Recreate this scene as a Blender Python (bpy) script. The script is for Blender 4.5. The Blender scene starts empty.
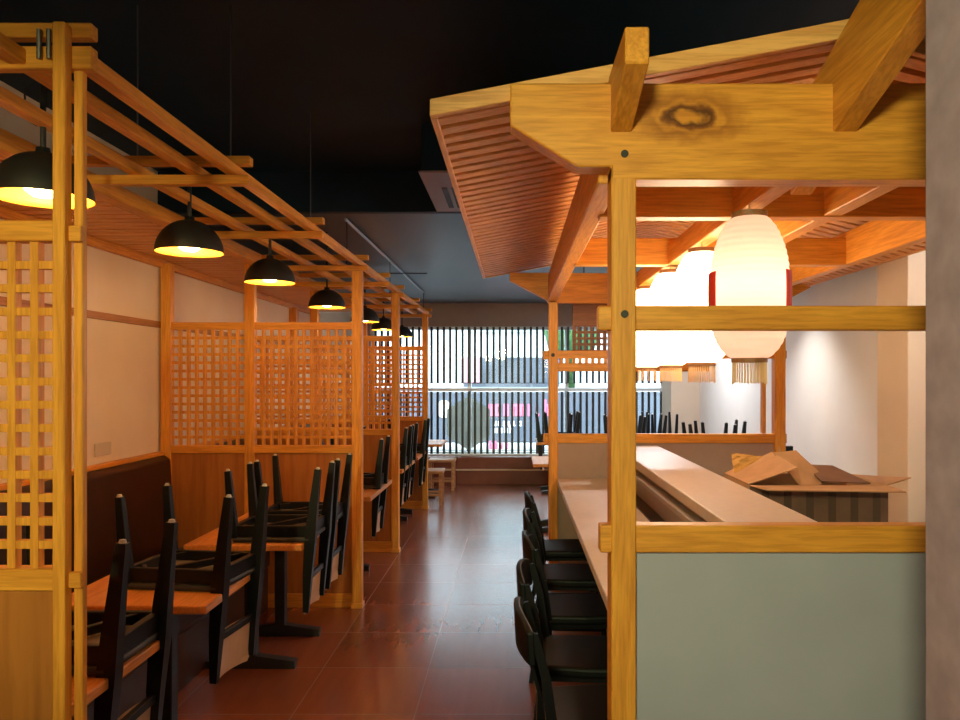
import bpy, bmesh, math, random
from mathutils import Vector, Matrix
random.seed(7)
S = bpy.context.scene
COL = S.collection
PI = math.pi

# ------------------------------------------------------------------ camera
F = 760.0; VX = 515.0; VY = 378.0; EYE = 1.65
cam_d = bpy.data.cameras.new('camera'); cam = bpy.data.objects.new('camera', cam_d); COL.objects.link(cam)
cam_d.sensor_width = 36.0; cam_d.lens = 36.0 * F / 960.0
cam_d.shift_x = -(VX - 480) / 960.0; cam_d.shift_y = (VY - 360) / 960.0
cam.location = (0, 0, EYE); cam.rotation_euler = (PI / 2, 0, 0)
cam_d.clip_start = 0.05; cam_d.clip_end = 300
S.camera = cam
S.view_settings.view_transform = 'Standard'; S.view_settings.look = 'None'
S.view_settings.gamma = 1.0; S.view_settings.exposure = 0.0; S.view_settings.use_curve_mapping = False
S.cycles.sample_clamp_indirect = 8.0
S.cycles.max_bounces = 8

# ------------------------------------------------------------------ world and large lights
W = bpy.data.worlds.new('sky'); S.world = W; W.use_nodes = True
bg = W.node_tree.nodes['Background']; bg.inputs[0].default_value = (0.80, 0.93, 1.0, 1); bg.inputs[1].default_value = 7.5

def lamp(name, kind, loc, power, color, rot=(0, 0, 0), **kw):
    d = bpy.data.lights.new(name, kind); d.energy = power; d.color = color
    for k, v in kw.items(): setattr(d, k, v)
    o = bpy.data.objects.new(name, d); COL.objects.link(o); o.location = loc; o.rotation_euler = rot
    return o
def aim(o, target):
    o.rotation_euler = (Vector(target) - o.location).to_track_quat('-Z', 'Y').to_euler()

portal = lamp('window_portal', 'AREA', (0.05, 12.28, 1.47), 1, (1, 1, 1), (-PI / 2, 0, 0), shape='RECTANGLE', size=4.7, size_y=2.1)
portal.data.cycles.is_portal = True
sun = lamp('sun', 'SUN', (0, 5, 12), 2.6, (1.0, 0.97, 0.92), (math.radians(48), 0, math.radians(-20)), angle=0.02)
# ceiling lamps of the entrance behind the camera
e1 = lamp('entrance_lamp_right', 'SPOT', (-0.45, -1.0, 2.45), 350, (0.97, 1.0, 0.50), spot_size=math.radians(50), spot_blend=0.6, shadow_soft_size=0.2)
aim(e1, (0.75, 2.4, 1.7))
e2 = lamp('entrance_lamp_left', 'SPOT', (-0.9, -1.2, 2.3), 300, (1.0, 0.98, 0.42), spot_size=math.radians(40), spot_blend=0.8, shadow_soft_size=0.1)
aim(e2, (-1.5, 1.95, 1.6))
# soft fill added behind the camera, standing in for entrance daylight
e3 = lamp('rear_fill_light', 'AREA', (-0.2, -1.5, 1.25), 10, (1.0, 0.96, 0.66), (PI / 2, 0, 0), shape='RECTANGLE', size=1.6, size_y=2.0)
# downlights of the kitchen passage and the rear corner
k1 = lamp('passage_downlight', 'SPOT', (2.25, 6.9, 2.75), 190, (1.0, 0.97, 0.92), spot_size=math.radians(110), spot_blend=0.8, shadow_soft_size=0.05)
k1.rotation_euler = (0, math.radians(14), 0)
k2 = lamp('rear_downlight', 'AREA', (1.7, 9.4, 2.8), 75, (0.95, 0.97, 1.0), shape='DISK', size=0.4)
k3 = lamp('kitchen_downlight', 'AREA', (2.56, 3.6, 3.08), 30, (1.0, 0.93, 0.85), shape='DISK', size=0.2)

# ------------------------------------------------------------------ materials
MATS = {}
def newmat(name):
    m = bpy.data.materials.new(name); m.use_nodes = True
    return m, m.node_tree, m.node_tree.nodes['Principled BSDF']
def plain(name, col, rough=0.5, metal=0.0, noise=0.0, nscale=8.0, bump=0.0, spec=0.5):
    if name in MATS: return MATS[name]
    m, nt, p = newmat(name)
    p.inputs['Base Color'].default_value = (*col, 1); p.inputs['Roughness'].default_value = rough
    p.inputs['Metallic'].default_value = metal; p.inputs['Specular IOR Level'].default_value = spec
    tc = nt.nodes.new('ShaderNodeTexCoord')
    n = nt.nodes.new('ShaderNodeTexNoise'); n.inputs['Scale'].default_value = nscale; n.inputs['Detail'].default_value = 5
    nt.links.new(tc.outputs['Object'], n.inputs['Vector'])
    r = nt.nodes.new('ShaderNodeValToRGB')
    a = 1 - noise; b = 1 + noise
    r.color_ramp.elements[0].position = 0.3; r.color_ramp.elements[1].position = 0.7
    r.color_ramp.elements[0].color = (col[0] * a, col[1] * a, col[2] * a, 1)
    r.color_ramp.elements[1].color = (min(1, col[0] * b), min(1, col[1] * b), min(1, col[2] * b), 1)
    nt.links.new(n.outputs['Fac'], r.inputs['Fac']); nt.links.new(r.outputs['Color'], p.inputs['Base Color'])
    if bump:
        bp = nt.nodes.new('ShaderNodeBump'); bp.inputs['Strength'].default_value = bump; bp.inputs['Distance'].default_value = 0.01
        nt.links.new(n.outputs['Fac'], bp.inputs['Height']); nt.links.new(bp.outputs['Normal'], p.inputs['Normal'])
    MATS[name] = m; return m
def wood(name, dark, light, axis='x', rough=0.45, scale=1.0, knot=None):
    """grain runs along axis; knot = (x, y, z, radius) of one knot in object space"""
    key = name + axis
    if key in MATS: return MATS[key]
    m, nt, p = newmat(key)
    N = nt.nodes.new; L = nt.links.new
    tc = N('ShaderNodeTexCoord'); mp = N('ShaderNodeMapping')
    sc = {'x': (1.1, 16, 16), 'y': (16, 1.1, 16), 'z': (16, 16, 1.1)}[axis]
    mp.inputs['Scale'].default_value = [v * scale for v in sc]
    L(tc.outputs['Object'], mp.inputs['Vector'])
    n = N('ShaderNodeTexNoise'); n.inputs['Scale'].default_value = 1.6; n.inputs['Detail'].default_value = 6; n.inputs['Distortion'].default_value = 0.9
    L(mp.outputs['Vector'], n.inputs['Vector'])
    r = N('ShaderNodeValToRGB'); e = r.color_ramp.elements
    e[0].position = 0.33; e[0].color = (*dark, 1); e[1].position = 0.62; e[1].color = (*light, 1)
    L(n.outputs['Fac'], r.inputs['Fac'])
    w = N('ShaderNodeTexNoise'); w.inputs['Scale'].default_value = 7.0; w.inputs['Detail'].default_value = 3
    L(mp.outputs['Vector'], w.inputs['Vector'])
    r2 = N('ShaderNodeValToRGB'); f = r2.color_ramp.elements
    f[0].position = 0.4; f[0].color = (0.72, 0.66, 0.6, 1); f[1].position = 0.55; f[1].color = (1, 1, 1, 1)
    L(w.outputs['Fac'], r2.inputs['Fac'])
    mx = N('ShaderNodeMix'); mx.data_type = 'RGBA'; mx.blend_type = 'MULTIPLY'; mx.inputs[0].default_value = 0.55
    L(r.outputs['Color'], mx.inputs[6]); L(r2.outputs['Color'], mx.inputs[7])
    out = mx.outputs[2]
    if knot:
        vm = N('ShaderNodeVectorMath'); vm.operation = 'SUBTRACT'; vm.inputs[1].default_value = knot[:3]
        L(tc.outputs['Object'], vm.inputs[0])
        m2 = N('ShaderNodeMapping'); m2.inputs['Scale'].default_value = (0.6, 0.2, 1.25); m2.inputs['Rotation'].default_value = (0, -0.35, 0)
        L(vm.outputs[0], m2.inputs['Vector'])
        nn = N('ShaderNodeTexNoise'); nn.inputs['Scale'].default_value = 22; L(tc.outputs['Object'], nn.inputs['Vector'])
        ln = N('ShaderNodeVectorMath'); ln.operation = 'LENGTH'; L(m2.outputs['Vector'], ln.inputs[0])
        ad = N('ShaderNodeMath'); ad.operation = 'MULTIPLY_ADD'; ad.inputs[1].default_value = 0.05; L(nn.outputs['Fac'], ad.inputs[0]); L(ln.outputs['Value'], ad.inputs[2])
        kr = N('ShaderNodeValToRGB'); k = kr.color_ramp.elements
        R = knot[3]
        k[0].position = R * 0.75; k[0].color = (0.85, 0.75, 0.6, 1); k[1].position = R * 2.4; k[1].color = (1, 1, 1, 1)
        q = k.new(R * 0.98); q.color = (0.14, 0.09, 0.06, 1)
        q = k.new(R * 1.18); q.color = (0.35, 0.25, 0.2, 1)
        q = k.new(R * 1.4); q.color = (0.9, 0.85, 0.75, 1)
        q = k.new(R * 1.65); q.color = (0.6, 0.5, 0.4, 1)
        L(ad.outputs[0], kr.inputs['Fac'])
        m3 = N('ShaderNodeMix'); m3.data_type = 'RGBA'; m3.blend_type = 'MULTIPLY'; m3.inputs[0].default_value = 1
        L(out, m3.inputs[6]); L(kr.outputs['Color'], m3.inputs[7]); out = m3.outputs[2]
    L(out, p.inputs['Base Color']); p.inputs['Roughness'].default_value = rough
    p.inputs['Specular IOR Level'].default_value = 0.35
    bp = N('ShaderNodeBump'); bp.inputs['Strength'].default_value = 0.15; bp.inputs['Distance'].default_value = 0.003
    L(w.outputs['Fac'], bp.inputs['Height']); L(bp.outputs['Normal'], p.inputs['Normal'])
    MATS[key] = m; return m
def emis(name, col, strength):
    if name in MATS: return MATS[name]
    m, nt, p = newmat(name)
    p.inputs['Base Color'].default_value = (*col, 1)
    p.inputs['Emission Color'].default_value = (*col, 1); p.inputs['Emission Strength'].default_value = strength
    MATS[name] = m; return m
def pine(axis): return wood('pine', (0.62, 0.24, 0.030), (0.78, 0.335, 0.045), axis)
def slatwood(axis): return wood('cedar', (0.72, 0.33, 0.10), (0.85, 0.44, 0.15), axis)
def ply(axis='z'): return wood('plywood', (0.36, 0.12, 0.022), (0.44, 0.155, 0.030), axis, 0.5, 0.35)
BLACK = plain('black_lacquer', (0.003, 0.0035, 0.004), 0.42, noise=0.1, spec=0.3)
BLACKM = plain('black_metal', (0.012, 0.012, 0.013), 0.55, noise=0.1)
CREAM = plain('cream_veneer', (0.62, 0.42, 0.27), 0.45, noise=0.08)

# ------------------------------------------------------------------ mesh builder
def at(x, y, d):
    """pixel of the photograph at depth d -> (X, d, Z)"""
    s = d / F
    return Vector(((x - VX) * s, d, EYE - (y - VY) * s))
class MB:
    def __init__(self): self.v = []; self.f = []
    def add(self, vs, fs):
        n = len(self.v); self.v += [Vector(v) for v in vs]; self.f += [tuple(i + n for i in f) for f in fs]; return self
    def box(self, x0, x1, y0, y1, z0, z1, M=None):
        vs = [Vector(p) for p in ((x0, y0, z0), (x1, y0, z0), (x1, y1, z0), (x0, y1, z0), (x0, y0, z1), (x1, y0, z1), (x1, y1, z1), (x0, y1, z1))]
        if M: vs = [M @ v for v in vs]
        return self.add(vs, [(0, 3, 2, 1), (4, 5, 6, 7), (0, 1, 5, 4), (1, 2, 6, 5), (2, 3, 7, 6), (3, 0, 4, 7)])
    def prism(self, pts, a0, a1, axis='y'):
        """polygon pts extruded along axis; y: pts=(x,z); x: pts=(y,z); z: pts=(x,y)"""
        def mk(p, a): return (p[0], a, p[1]) if axis == 'y' else ((a, p[0], p[1]) if axis == 'x' else (p[0], p[1], a))
        n = len(pts); vs = [mk(p, a0) for p in pts] + [mk(p, a1) for p in pts]
        fs = [tuple(range(n)), tuple(reversed(range(n, 2 * n)))] + [(i, i + n, (i + 1) % n + n, (i + 1) % n) for i in range(n)]
        return self.add(vs, fs)
    def bar(self, p, q, w0, h0=None, w1=None, h1=None, up=(0, 0, 1)):
        """tapered square bar p->q"""
        p = Vector(p); q = Vector(q); h0 = h0 or w0; w1 = w1 or w0; h1 = h1 or h0
        d = (q - p).normalized(); u = Vector(up)
        if abs(d.dot(u)) > 0.95: u = Vector((0, 1, 0))
        a = d.cross(u).normalized(); b = a.cross(d).normalized()
        vs = [p + a * sx * w0 / 2 + b * sy * h0 / 2 for sx, sy in ((-1, -1), (1, -1), (1, 1), (-1, 1))]
        vs += [q + a * sx * w1 / 2 + b * sy * h1 / 2 for sx, sy in ((-1, -1), (1, -1), (1, 1), (-1, 1))]
        return self.add(vs, [(0, 3, 2, 1), (4, 5, 6, 7), (0, 1, 5, 4), (1, 2, 6, 5), (2, 3, 7, 6), (3, 0, 4, 7)])
    def tube(self, pts, r, n=10):
        pts = [Vector(p) for p in pts]; vs = []; fs = []
        for i, p in enumerate(pts):
            d = (pts[min(i + 1, len(pts) - 1)] - pts[max(i - 1, 0)]).normalized()
            u = Vector((0, 0, 1)) if abs(d.z) < 0.9 else Vector((1, 0, 0))
            a = d.cross(u).normalized(); b = a.cross(d)
            rr = r[i] if isinstance(r, (list, tuple)) else r
            vs += [p + (a * math.cos(t) + b * math.sin(t)) * rr for t in [2 * PI * k / n for k in range(n)]]
        for i in range(len(pts) - 1):
            for k in range(n):
                fs.append((i * n + k, i * n + (k + 1) % n, (i + 1) * n + (k + 1) % n, (i + 1) * n + k))
        fs.append(tuple(reversed(range(n)))); m = (len(pts) - 1) * n; fs.append(tuple(range(m, m + n)))
        return self.add(vs, fs)
    def lathe(self, prof, c=(0, 0, 0), n=32, close=False):
        vs = []; fs = []; c = Vector(c)
        for (r, z) in prof:
            vs += [c + Vector((r * math.cos(2 * PI * k / n), r * math.sin(2 * PI * k / n), z)) for k in range(n)]
        m = len(prof)
        for i in range(m - 1 + (1 if close else 0)):
            j = (i + 1) % m
            for k in range(n):
                fs.append((i * n + k, i * n + (k + 1) % n, j * n + (k + 1) % n, j * n + k))
        return self.add(vs, fs)
    def build(self, name, mat, parent=None, bevel=0.0, smooth=False, seg=1):
        off = Vector((0, 0, 0))
        p = parent
        while p is not None: off += p.location; p = p.parent
        me = bpy.data.meshes.new(name); me.from_pydata([v - off for v in self.v], [], self.f)
        bm = bmesh.new(); bm.from_mesh(me); bmesh.ops.recalc_face_normals(bm, faces=bm.faces); bm.to_mesh(me); bm.free()
        me.materials.append(mat)
        if smooth:
            for pl in me.polygons: pl.use_smooth = True
        o = bpy.data.objects.new(name, me); COL.objects.link(o)
        if parent: o.parent = parent
        if bevel:
            b = o.modifiers.new('bevel', 'BEVEL'); b.width = bevel; b.segments = seg; b.limit_method = 'ANGLE'
        return o
def tag(o, label, cat, group=None, kind=None):
    o['label'] = label; o['category'] = cat
    if group: o['group'] = group
    if kind: o['kind'] = kind
    return o
def thing(name, label, cat, loc=(0, 0, 0), group=None):
    o = bpy.data.objects.new(name, None); COL.objects.link(o); o.location = loc; o.empty_display_size = 0.1
    return tag(o, label, cat, group)
def struct(o): o['kind'] = 'structure'; return o
def copy_tree(o, parent=None):
    c = o.copy(); COL.objects.link(c)
    if parent: c.parent = parent
    for ch in list(o.children): copy_tree(ch, c)
    return c

# ------------------------------------------------------------------ the room
XL, XR, YB, YW = -2.56, 2.72, -1.6, 12.1
ZH, ZC = 3.13, 2.84           # high black ceiling near, lower grey ceiling far
YS = 5.5                      # where the ceiling steps down
def floor_mat():
    m, nt, p = newmat('floor_tiles'); N = nt.nodes.new; L = nt.links.new
    tc = N('ShaderNodeTexCoord'); mp = N('ShaderNodeMapping'); mp.inputs['Location'].default_value = (0.49, -0.13, 0)
    L(tc.outputs['Object'], mp.inputs['Vector'])
    br = N('ShaderNodeTexBrick'); br.offset = 0.0; br.inputs['Scale'].default_value = 1.0
    br.inputs['Brick Width'].default_value = 0.6; br.inputs['Row Height'].default_value = 0.6; br.inputs['Mortar Size'].default_value = 0.003
    br.inputs['Color1'].default_value = (0.21, 0.058, 0.028, 1); br.inputs['Color2'].default_value = (0.26, 0.075, 0.037, 1); br.inputs['Mortar'].default_value = (0.26, 0.15, 0.11, 1)  # mortar colour lightened to paint in reflections along the joints
    L(mp.outputs['Vector'], br.inputs['Vector'])
    m2 = N('ShaderNodeMapping'); m2.inputs['Scale'].default_value = (9, 1.2, 1); L(tc.outputs['Object'], m2.inputs['Vector'])
    n = N('ShaderNodeTexNoise'); n.inputs['Scale'].default_value = 2.2; n.inputs['Detail'].default_value = 6; L(m2.outputs['Vector'], n.inputs['Vector'])
    r = N('ShaderNodeValToRGB'); r.color_ramp.elements[0].position = .3; r.color_ramp.elements[0].color = (.68, .62, .6, 1); r.color_ramp.elements[1].position = .7
    L(n.outputs['Fac'], r.inputs['Fac'])
    mx = N('ShaderNodeMix'); mx.data_type = 'RGBA'; mx.blend_type = 'MULTIPLY'; mx.inputs[0].default_value = 0.35
    L(br.outputs['Color'], mx.inputs[6]); L(r.outputs['Color'], mx.inputs[7]); L(mx.outputs[2], p.inputs['Base Color'])
    n2 = N('ShaderNodeTexNoise'); n2.inputs['Scale'].default_value = 3; n2.inputs['Detail'].default_value = 5; L(tc.outputs['Object'], n2.inputs['Vector'])
    mr = N('ShaderNodeMapRange'); mr.inputs[1].default_value = .3; mr.inputs[2].default_value = .7; mr.inputs[3].default_value = .23; mr.inputs[4].default_value = .23
    L(n2.outputs['Fac'], mr.inputs[0]); L(mr.outputs[0], p.inputs['Roughness'])
    p.inputs['Specular IOR Level'].default_value = 1.0
    bp = N('ShaderNodeBump'); bp.inputs['Strength'].default_value = 0.25; bp.inputs['Distance'].default_value = 0.002; bp.invert = True
    L(br.outputs['Fac'], bp.inputs['Height']); L(bp.outputs['Normal'], p.inputs['Normal'])
    return m
wallm = plain('cream_plaster', (0.78, 0.66, 0.50), 0.8, noise=0.04, nscale=3, bump=0.05)
wallw = plain('pale_plaster', (0.80, 0.78, 0.75), 0.8, noise=0.03, nscale=3, bump=0.05)
wallc = plain('beige_plaster', (0.66, 0.54, 0.42), 0.8, noise=0.03, nscale=3)
blackc = plain('black_ceiling', (0.012, 0.030, 0.055), 0.6, noise=0.15, nscale=2, spec=0.2)
greyc = plain('slate_ceiling', (0.036, 0.042, 0.053), 0.42, noise=0.08, nscale=2)
struct(MB().box(XL - .2, XR + .2, YB - .2, YW + .15, -0.15, 0).build('floor', floor_mat()))
struct(MB().box(XL - .2, XL, YB, YW + .15, 0, ZH + .1).build('wall_left', wallm))
struct(MB().box(XR, XR + .2, YB, YW + .15, 0, ZH + .1).build('wall_right', wallw))
struct(MB().box(XL - .2, XR + .2, YB - .2, YB, 0, ZH + .1).build('wall_rear', wallm))
struct(MB().box(XL - .2, XR + .2, YB - .2, YS, ZH, ZH + .15).build('ceiling', blackc))
struct(MB().box(XL - .2, XR + .2, YS + .0, YW + .15, ZC, ZC + .15).build('ceiling', greyc))
struct(MB().box(XL, XR, YS - .06, YS, ZC, ZH).build('trim_1', blackc, bevel=0.004))
# front wall with the big window
WX0, WX1, WZ0, WZ1 = -2.30, 2.38, 0.42, 2.47
w = MB()
w.box(XL, XR, YW, YW + .15, WZ1, ZC); w.box(XL, XR, YW, YW + .15, 0, WZ0)
w.box(XL, WX0, YW, YW + .15, WZ0, WZ1); w.box(WX1, XR, YW, YW + .15, WZ0, WZ1)
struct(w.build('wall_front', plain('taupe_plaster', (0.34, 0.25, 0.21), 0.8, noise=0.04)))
win = bpy.data.objects.new('window_1', None); COL.objects.link(win); win.location = (0, YW + .1, WZ0); struct(win)
white = plain('white_frame', (0.85, 0.87, 0.88), 0.4)
fr = MB()
fr.box(WX0, WX1, YW + .05, YW + .13, WZ0, WZ0 + .05); fr.box(WX0, WX1, YW + .05, YW + .13, WZ1 - .05, WZ1)
for x in (WX0, -0.75, 0.80, WX1 - .05): fr.box(x, x + .05, YW + .05, YW + .13, WZ0 + .05, WZ1 - .05)
fr.build('window_frame', white, win, 0.003)
tr = MB().box(WX0 + .05, WX1 - .05, YW + .02, YW + .16, 1.44, 1.49); tr.build('transom', white, win, 0.003)
gm, nt, p = newmat('window_glass'); nt.nodes.remove(p)
gt = nt.nodes.new('ShaderNodeBsdfTransparent'); gg = nt.nodes.new('ShaderNodeBsdfGlossy'); gg.inputs['Roughness'].default_value = 0.02
ms = nt.nodes.new('ShaderNodeMixShader'); ms.inputs[0].default_value = 0.06; gt.inputs[0].default_value = (.93, .97, .98, 1)
nt.links.new(gt.outputs[0], ms.inputs[1]); nt.links.new(gg.outputs[0], ms.inputs[2]); nt.links.new(ms.outputs[0], nt.nodes['Material Output'].inputs[0])
MB().box(WX0 + .05, WX1 - .05, YW + .09, YW + .096, WZ0 + .05, 1.44).box(WX0 + .05, WX1 - .05, YW + .09, YW + .096, 1.49, WZ1 - .05).build('pane', gm, win)
struct(MB().box(WX0 - .05, WX1 + .05, YW - .06, YW + .06, WZ0 - .0, WZ0 + .025).build('trim_2', plain('pale_sill', (0.75, 0.74, 0.70), 0.35), bevel=.003))
# raised platform in front of the window
struct(MB().box(XL, XR, 11.75, YW, 0.0, .22).box(XL, XR, 11.80, YW, 0.24, 0.42).build('trim_3', plain('red_brown_board', (0.17, 0.035, 0.018), 0.45, noise=.1), bevel=.004))
struct(MB().box(XL, XR, 11.73, 11.80, .22, .24).build('trim_4', plain('pale_nosing', (0.62, 0.42, 0.30), 0.35)))
# pilasters on the right wall, trim on the left wall
struct(MB().box(2.44, XR, 4.72, 5.12, 0, ZH).build('trim_5', wallc, bevel=.004))
struct(MB().box(2.30, XR, 11.2, 11.9, 0.42 * 0, ZC).build('trim_6', wallc, bevel=.004))
struct(MB().box(XL, XL + .02, 2.0, YW, 2.01, 2.055).build('trim_7', wood('darkpine', (.34, .13, .035), (.45, .19, .05), 'y'), bevel=.002))
struct(MB().box(XL, XL + .08, 8.6, 8.72, 0, 2.45).build('trim_8', pine('z'), bevel=.003))
struct(MB().box(XL, XL + .012, YB, YW, 0, .09).build('baseboard_left', plain('dark_base', (.06, .025, .015), .5)))
struct(MB().box(XR - .012, XR, YB, 4.72, 0, .09).box(XR - .012, XR, 5.12, 11.2, 0, .09).build('baseboard_right', plain('dark_base', (.06, .025, .015), .5)))
# grey-mauve column close to the camera on the right
c0 = at(923, 378, 1.6).x
struct(MB().box(c0, c0 + .30, .9, 1.6, 0, ZH).build('trim_9', plain('mauve_stone', (0.33, 0.25, 0.34), 0.7, noise=0.16, nscale=14, bump=0.2), bevel=.012, seg=2))

# ------------------------------------------------------------------ window slat screen
sl = thing('slat_screen', 'dark vertical slat screen in two tiers hung in front of the big window', 'slat screen', (0, YW - .05, WZ0 + .03))
m = MB(); m2 = MB(); x = WX0 + .07; i = 0
while x < WX1 - .04:
    m.box(x, x + .038, YW - .055, YW - .015, 1.575, WZ1 - .01)
    m2.box(x, x + .038, YW - .055, YW - .015, WZ0 + .03, 1.43)
    x += .0985
dk = plain('dark_slat', (0.02, 0.028, 0.035), 0.35, noise=.1)
m.build('upper_slats', dk, sl); m2.build('lower_slats', dk, sl)
MB().box(WX0, WX1, YW - .06, YW - .01, 1.425, 1.435).box(WX0, WX1, YW - .06, YW - .01, 1.565, 1.575).build('rail', dk, sl)
hx, hz, hr = at(468.5, 0, 12.3).x, at(0, 423, 12.3).z, 0.44
hm, nt, p = newmat('grey_film'); p.inputs['Base Color'].default_value = (.36, .36, .34, 1)
tl = nt.nodes.new('ShaderNodeBsdfTranslucent'); tl.inputs[0].default_value = (.45, .45, .42, 1)
ms = nt.nodes.new('ShaderNodeMixShader'); ms.inputs[0].default_value = .6
nt.links.new(p.outputs[0], ms.inputs[1]); nt.links.new(tl.outputs[0], ms.inputs[2]); nt.links.new(ms.outputs[0], nt.nodes['Material Output'].inputs[0])
hs = thing('hexagon_sign', 'large plain grey hexagon sign standing outside the slatted window', 'sign', (hx, YW + .2, -.12))
MB().prism([(hx + hr * .92 * math.sin(PI / 3 * k), hz + hr * math.cos(PI / 3 * k)) for k in range(6)], YW + .2, YW + .21).build('sign_face', hm, hs)
MB().box(hx - .03, hx + .03, YW + .215, YW + .25, -.12, .8).build('post', dk, hs)

# ------------------------------------------------------------------ the street outside
struct(MB().box(-25, 25, YW + .15, 60, -.3, -.12).build('ground', plain('pavement', (.42, .42, .42), .8, noise=.1)))
b = thing('shop_building', 'pale shop building across the street beyond the slatted window', 'building', (0, 26, -.12))
MB().box(-16, 16, 26, 32, -.12, 5.4).build('wall', plain('white_facade', (.62, .70, .74), .7, noise=.05, nscale=1), b)
f = MB().box(-1.75, 1.5, 25.7, 26, 1.35, 2.35).build('shop_sign', plain('slate_sign', (.06, .075, .10), .6, noise=.3, nscale=1.2), b)
MB().box(-1.75, -1.2, 25.65, 25.7, 1.5, 2.35).build('sign_stripe', plain('dull_pink', (.5, .25, .32), .6), f)
for k in range(5):
    MB().box(-12 + k * 5.2, -9.5 + k * 5.2, 25.9, 26, 3.2, 4.8).build('window', plain('blue_glass', (.35, .55, .60), .2), b)
v = thing('delivery_van', 'blue-grey van with pink lettering parked beyond the window', 'van', (0, 17, -.12))
slate = plain('slate_paint', (.09, .11, .145), .35, noise=.05)
vb = MB().prism([(-4.0, 0.2), (4.6, 0.2), (4.6, 1.33), (-3.5, 1.33), (-4.0, .9)], 17, 18.8).build('body', slate, v, .03)
MB().box(-3.5, 4.6, 16.97, 17.0, 1.33, 1.38).build('roof_edge', white, v)
for x in (-3.1, 3.7):
    MB().prism([(x + .36 * math.cos(a), .24 + .36 * math.sin(a)) for a in [2 * PI * k / 20 for k in range(20)]], 16.95, 17.2).build('wheel', BLACK, v)
pink = plain('pink_letters', (.85, .16, .30), .5); wl = plain('white_letters', (.9, .92, .95), .5)
def strokes(x0, x1, z0, z1, n, th, y, seed):
    """rows of stroke-like letter shapes, unreadable behind the slats"""
    R = random.Random(seed); mm = MB(); wd = (x1 - x0) / n
    for k in range(n):
        a = x0 + k * wd; c = a + wd * .72; t = R.random(); zt = z1 + (.35 * (z1 - z0) if t > .75 else 0)
        mm.box(a, a + th, y, y + .01, z0, zt)
        if t > .2: mm.box(c - th, c, y, y + .01, z0, z1)
        if t > .35: mm.box(a + th, c - th, y, y + .01, z1 - th, z1)
        if t < .6: mm.box(a + th, c - th, y, y + .01, z0, z0 + th)
    return mm
s17 = 17 / F
strokes((487 - VX) * s17, (552 - VX) * s17, EYE - 38 * s17, EYE - 26 * s17, 8, .055, 16.98, 3).build('pink_lettering', pink, vb)
strokes((493 - VX) * s17, (523 - VX) * s17, EYE - 48 * s17, EYE - 43 * s17, 6, .03, 16.98, 4).build('white_lettering', wl, vb)
strokes((494 - VX) * s17, (514 - VX) * s17, EYE - 55 * s17, EYE - 50 * s17, 4, .03, 16.98, 5).build('white_lettering', wl, vb)
strokes((489 - VX) * s17, (510 - VX) * s17, EYE - 71 * s17, EYE - 65 * s17, 4, .05, 16.98, 6).build('pink_lettering', pink, vb)
q = at(444, 409, 17)
MB().prism([(q.x + .16 * math.cos(a), q.z + .2 * math.sin(a)) for a in [2 * PI * k / 16 for k in range(16)]], 16.97, 17.0).build('mirror_housing', white, vb)
tag(MB().lathe([(0, -.12), (.1, -.12), (.09, 2.2), (.6, 2.4), (.75, 3.0), (.5, 3.6), (0, 3.8)], (1.45, 19.5, 0), 14).build('street_tree', plain('leaf_green', (.04, .12, .03), .8, noise=.6, nscale=9), smooth=True),
    'green leafy tree seen through the slats left of the wooden rack', 'tree')

# ------------------------------------------------------------------ left booths: lattice screens
XO = -1.10    # outer (aisle) edge of the booths
def lattice(m, x0, x1, y, z0, z1, pitch=.06, bw=.0205, dep=.026):
    n = max(1, round((x1 - x0) / pitch)); p_ = (x1 - x0) / n
    for k in range(1, n): m.box(x0 + k * p_ - bw / 2, x0 + k * p_ + bw / 2, y - dep / 2, y + dep / 2, z0, z1)
    n = max(1, round((z1 - z0) / pitch)); p_ = (z1 - z0) / n
    for k in range(1, n): m.box(x0, x1, y - dep / 2 + .002, y + dep / 2 - .002, z0 + k * p_ - bw / 2, z0 + k * p_ + bw / 2)
    return m
def screen(Y, label, near=False):
    t = thing('lattice_screen', label, 'lattice screen', (-1.8, Y, 0), 'lattice screens between the booths')
    pz = pine('z'); px = pine('x')
    xs = [(-2.54, -2.47), (-1.94, -1.87), (XO - .07, XO)]
    ztop = 2.47
    if near:
        xs = [(-2.54, -2.47), (-1.94, -1.87)]
        MB().box(XO - .067, XO - .036, Y - .035, Y, 0, 2.55).build('post', pz, t, .003)
        MB().box(XO - .033, XO - .010, Y + .0, Y + .024, 0, 2.44).build('post', pz, t, .003)
        MB().box(XO - .036, XO - .005, Y - .018, Y - .001, 1.998, 2.038).build('tenon', px, t, .002)
        MB().box(XO - .036, XO - .005, Y - .018, Y - .001, 1.115, 1.155).build('tenon', px, t, .002)
    for a, b_ in xs: MB().box(a, b_, Y - .035, Y + .035, 0, ztop).build('post', pz, t, .003)
    spans = [(-2.47, -1.94), (-1.87, (XO - .067) if near else (XO - .07))]
    for a, b_ in spans:
        MB().box(a, b_, Y - .025, Y + .025, 1.998, 2.05).build('rail', px, t, .003)
        MB().box(a, b_, Y - .025, Y + .025, 1.11, 1.165).build('rail', px, t, .003)
        lattice(MB(), a, b_, Y, 1.165, 1.998).build('lattice', pz, t)
        MB().box(a, b_, Y - .012, Y + .012, .10, 1.11).build('panel', ply('z'), t)
        MB().box(a, b_, Y - .02, Y + .02, .0, .10).build('rail', px, t, .003)
    if not near:
        MB().box(XO - .075, XO + .008, Y - .042, Y + .042, 0, .035).build('post_foot', pz, t, .002)
    return t
SC = [screen(1.95, 'nearest yellow-lit pine lattice screen at the left edge of the picture', True),
      screen(5.48, 'wide pine lattice screen behind the second table with the two upturned chairs'),
      screen(7.22, 'third pine lattice screen from the front, glimpsed past the wide one'),
      screen(9.60, 'farthest pine lattice screen, closest to the slatted window')]

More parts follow.
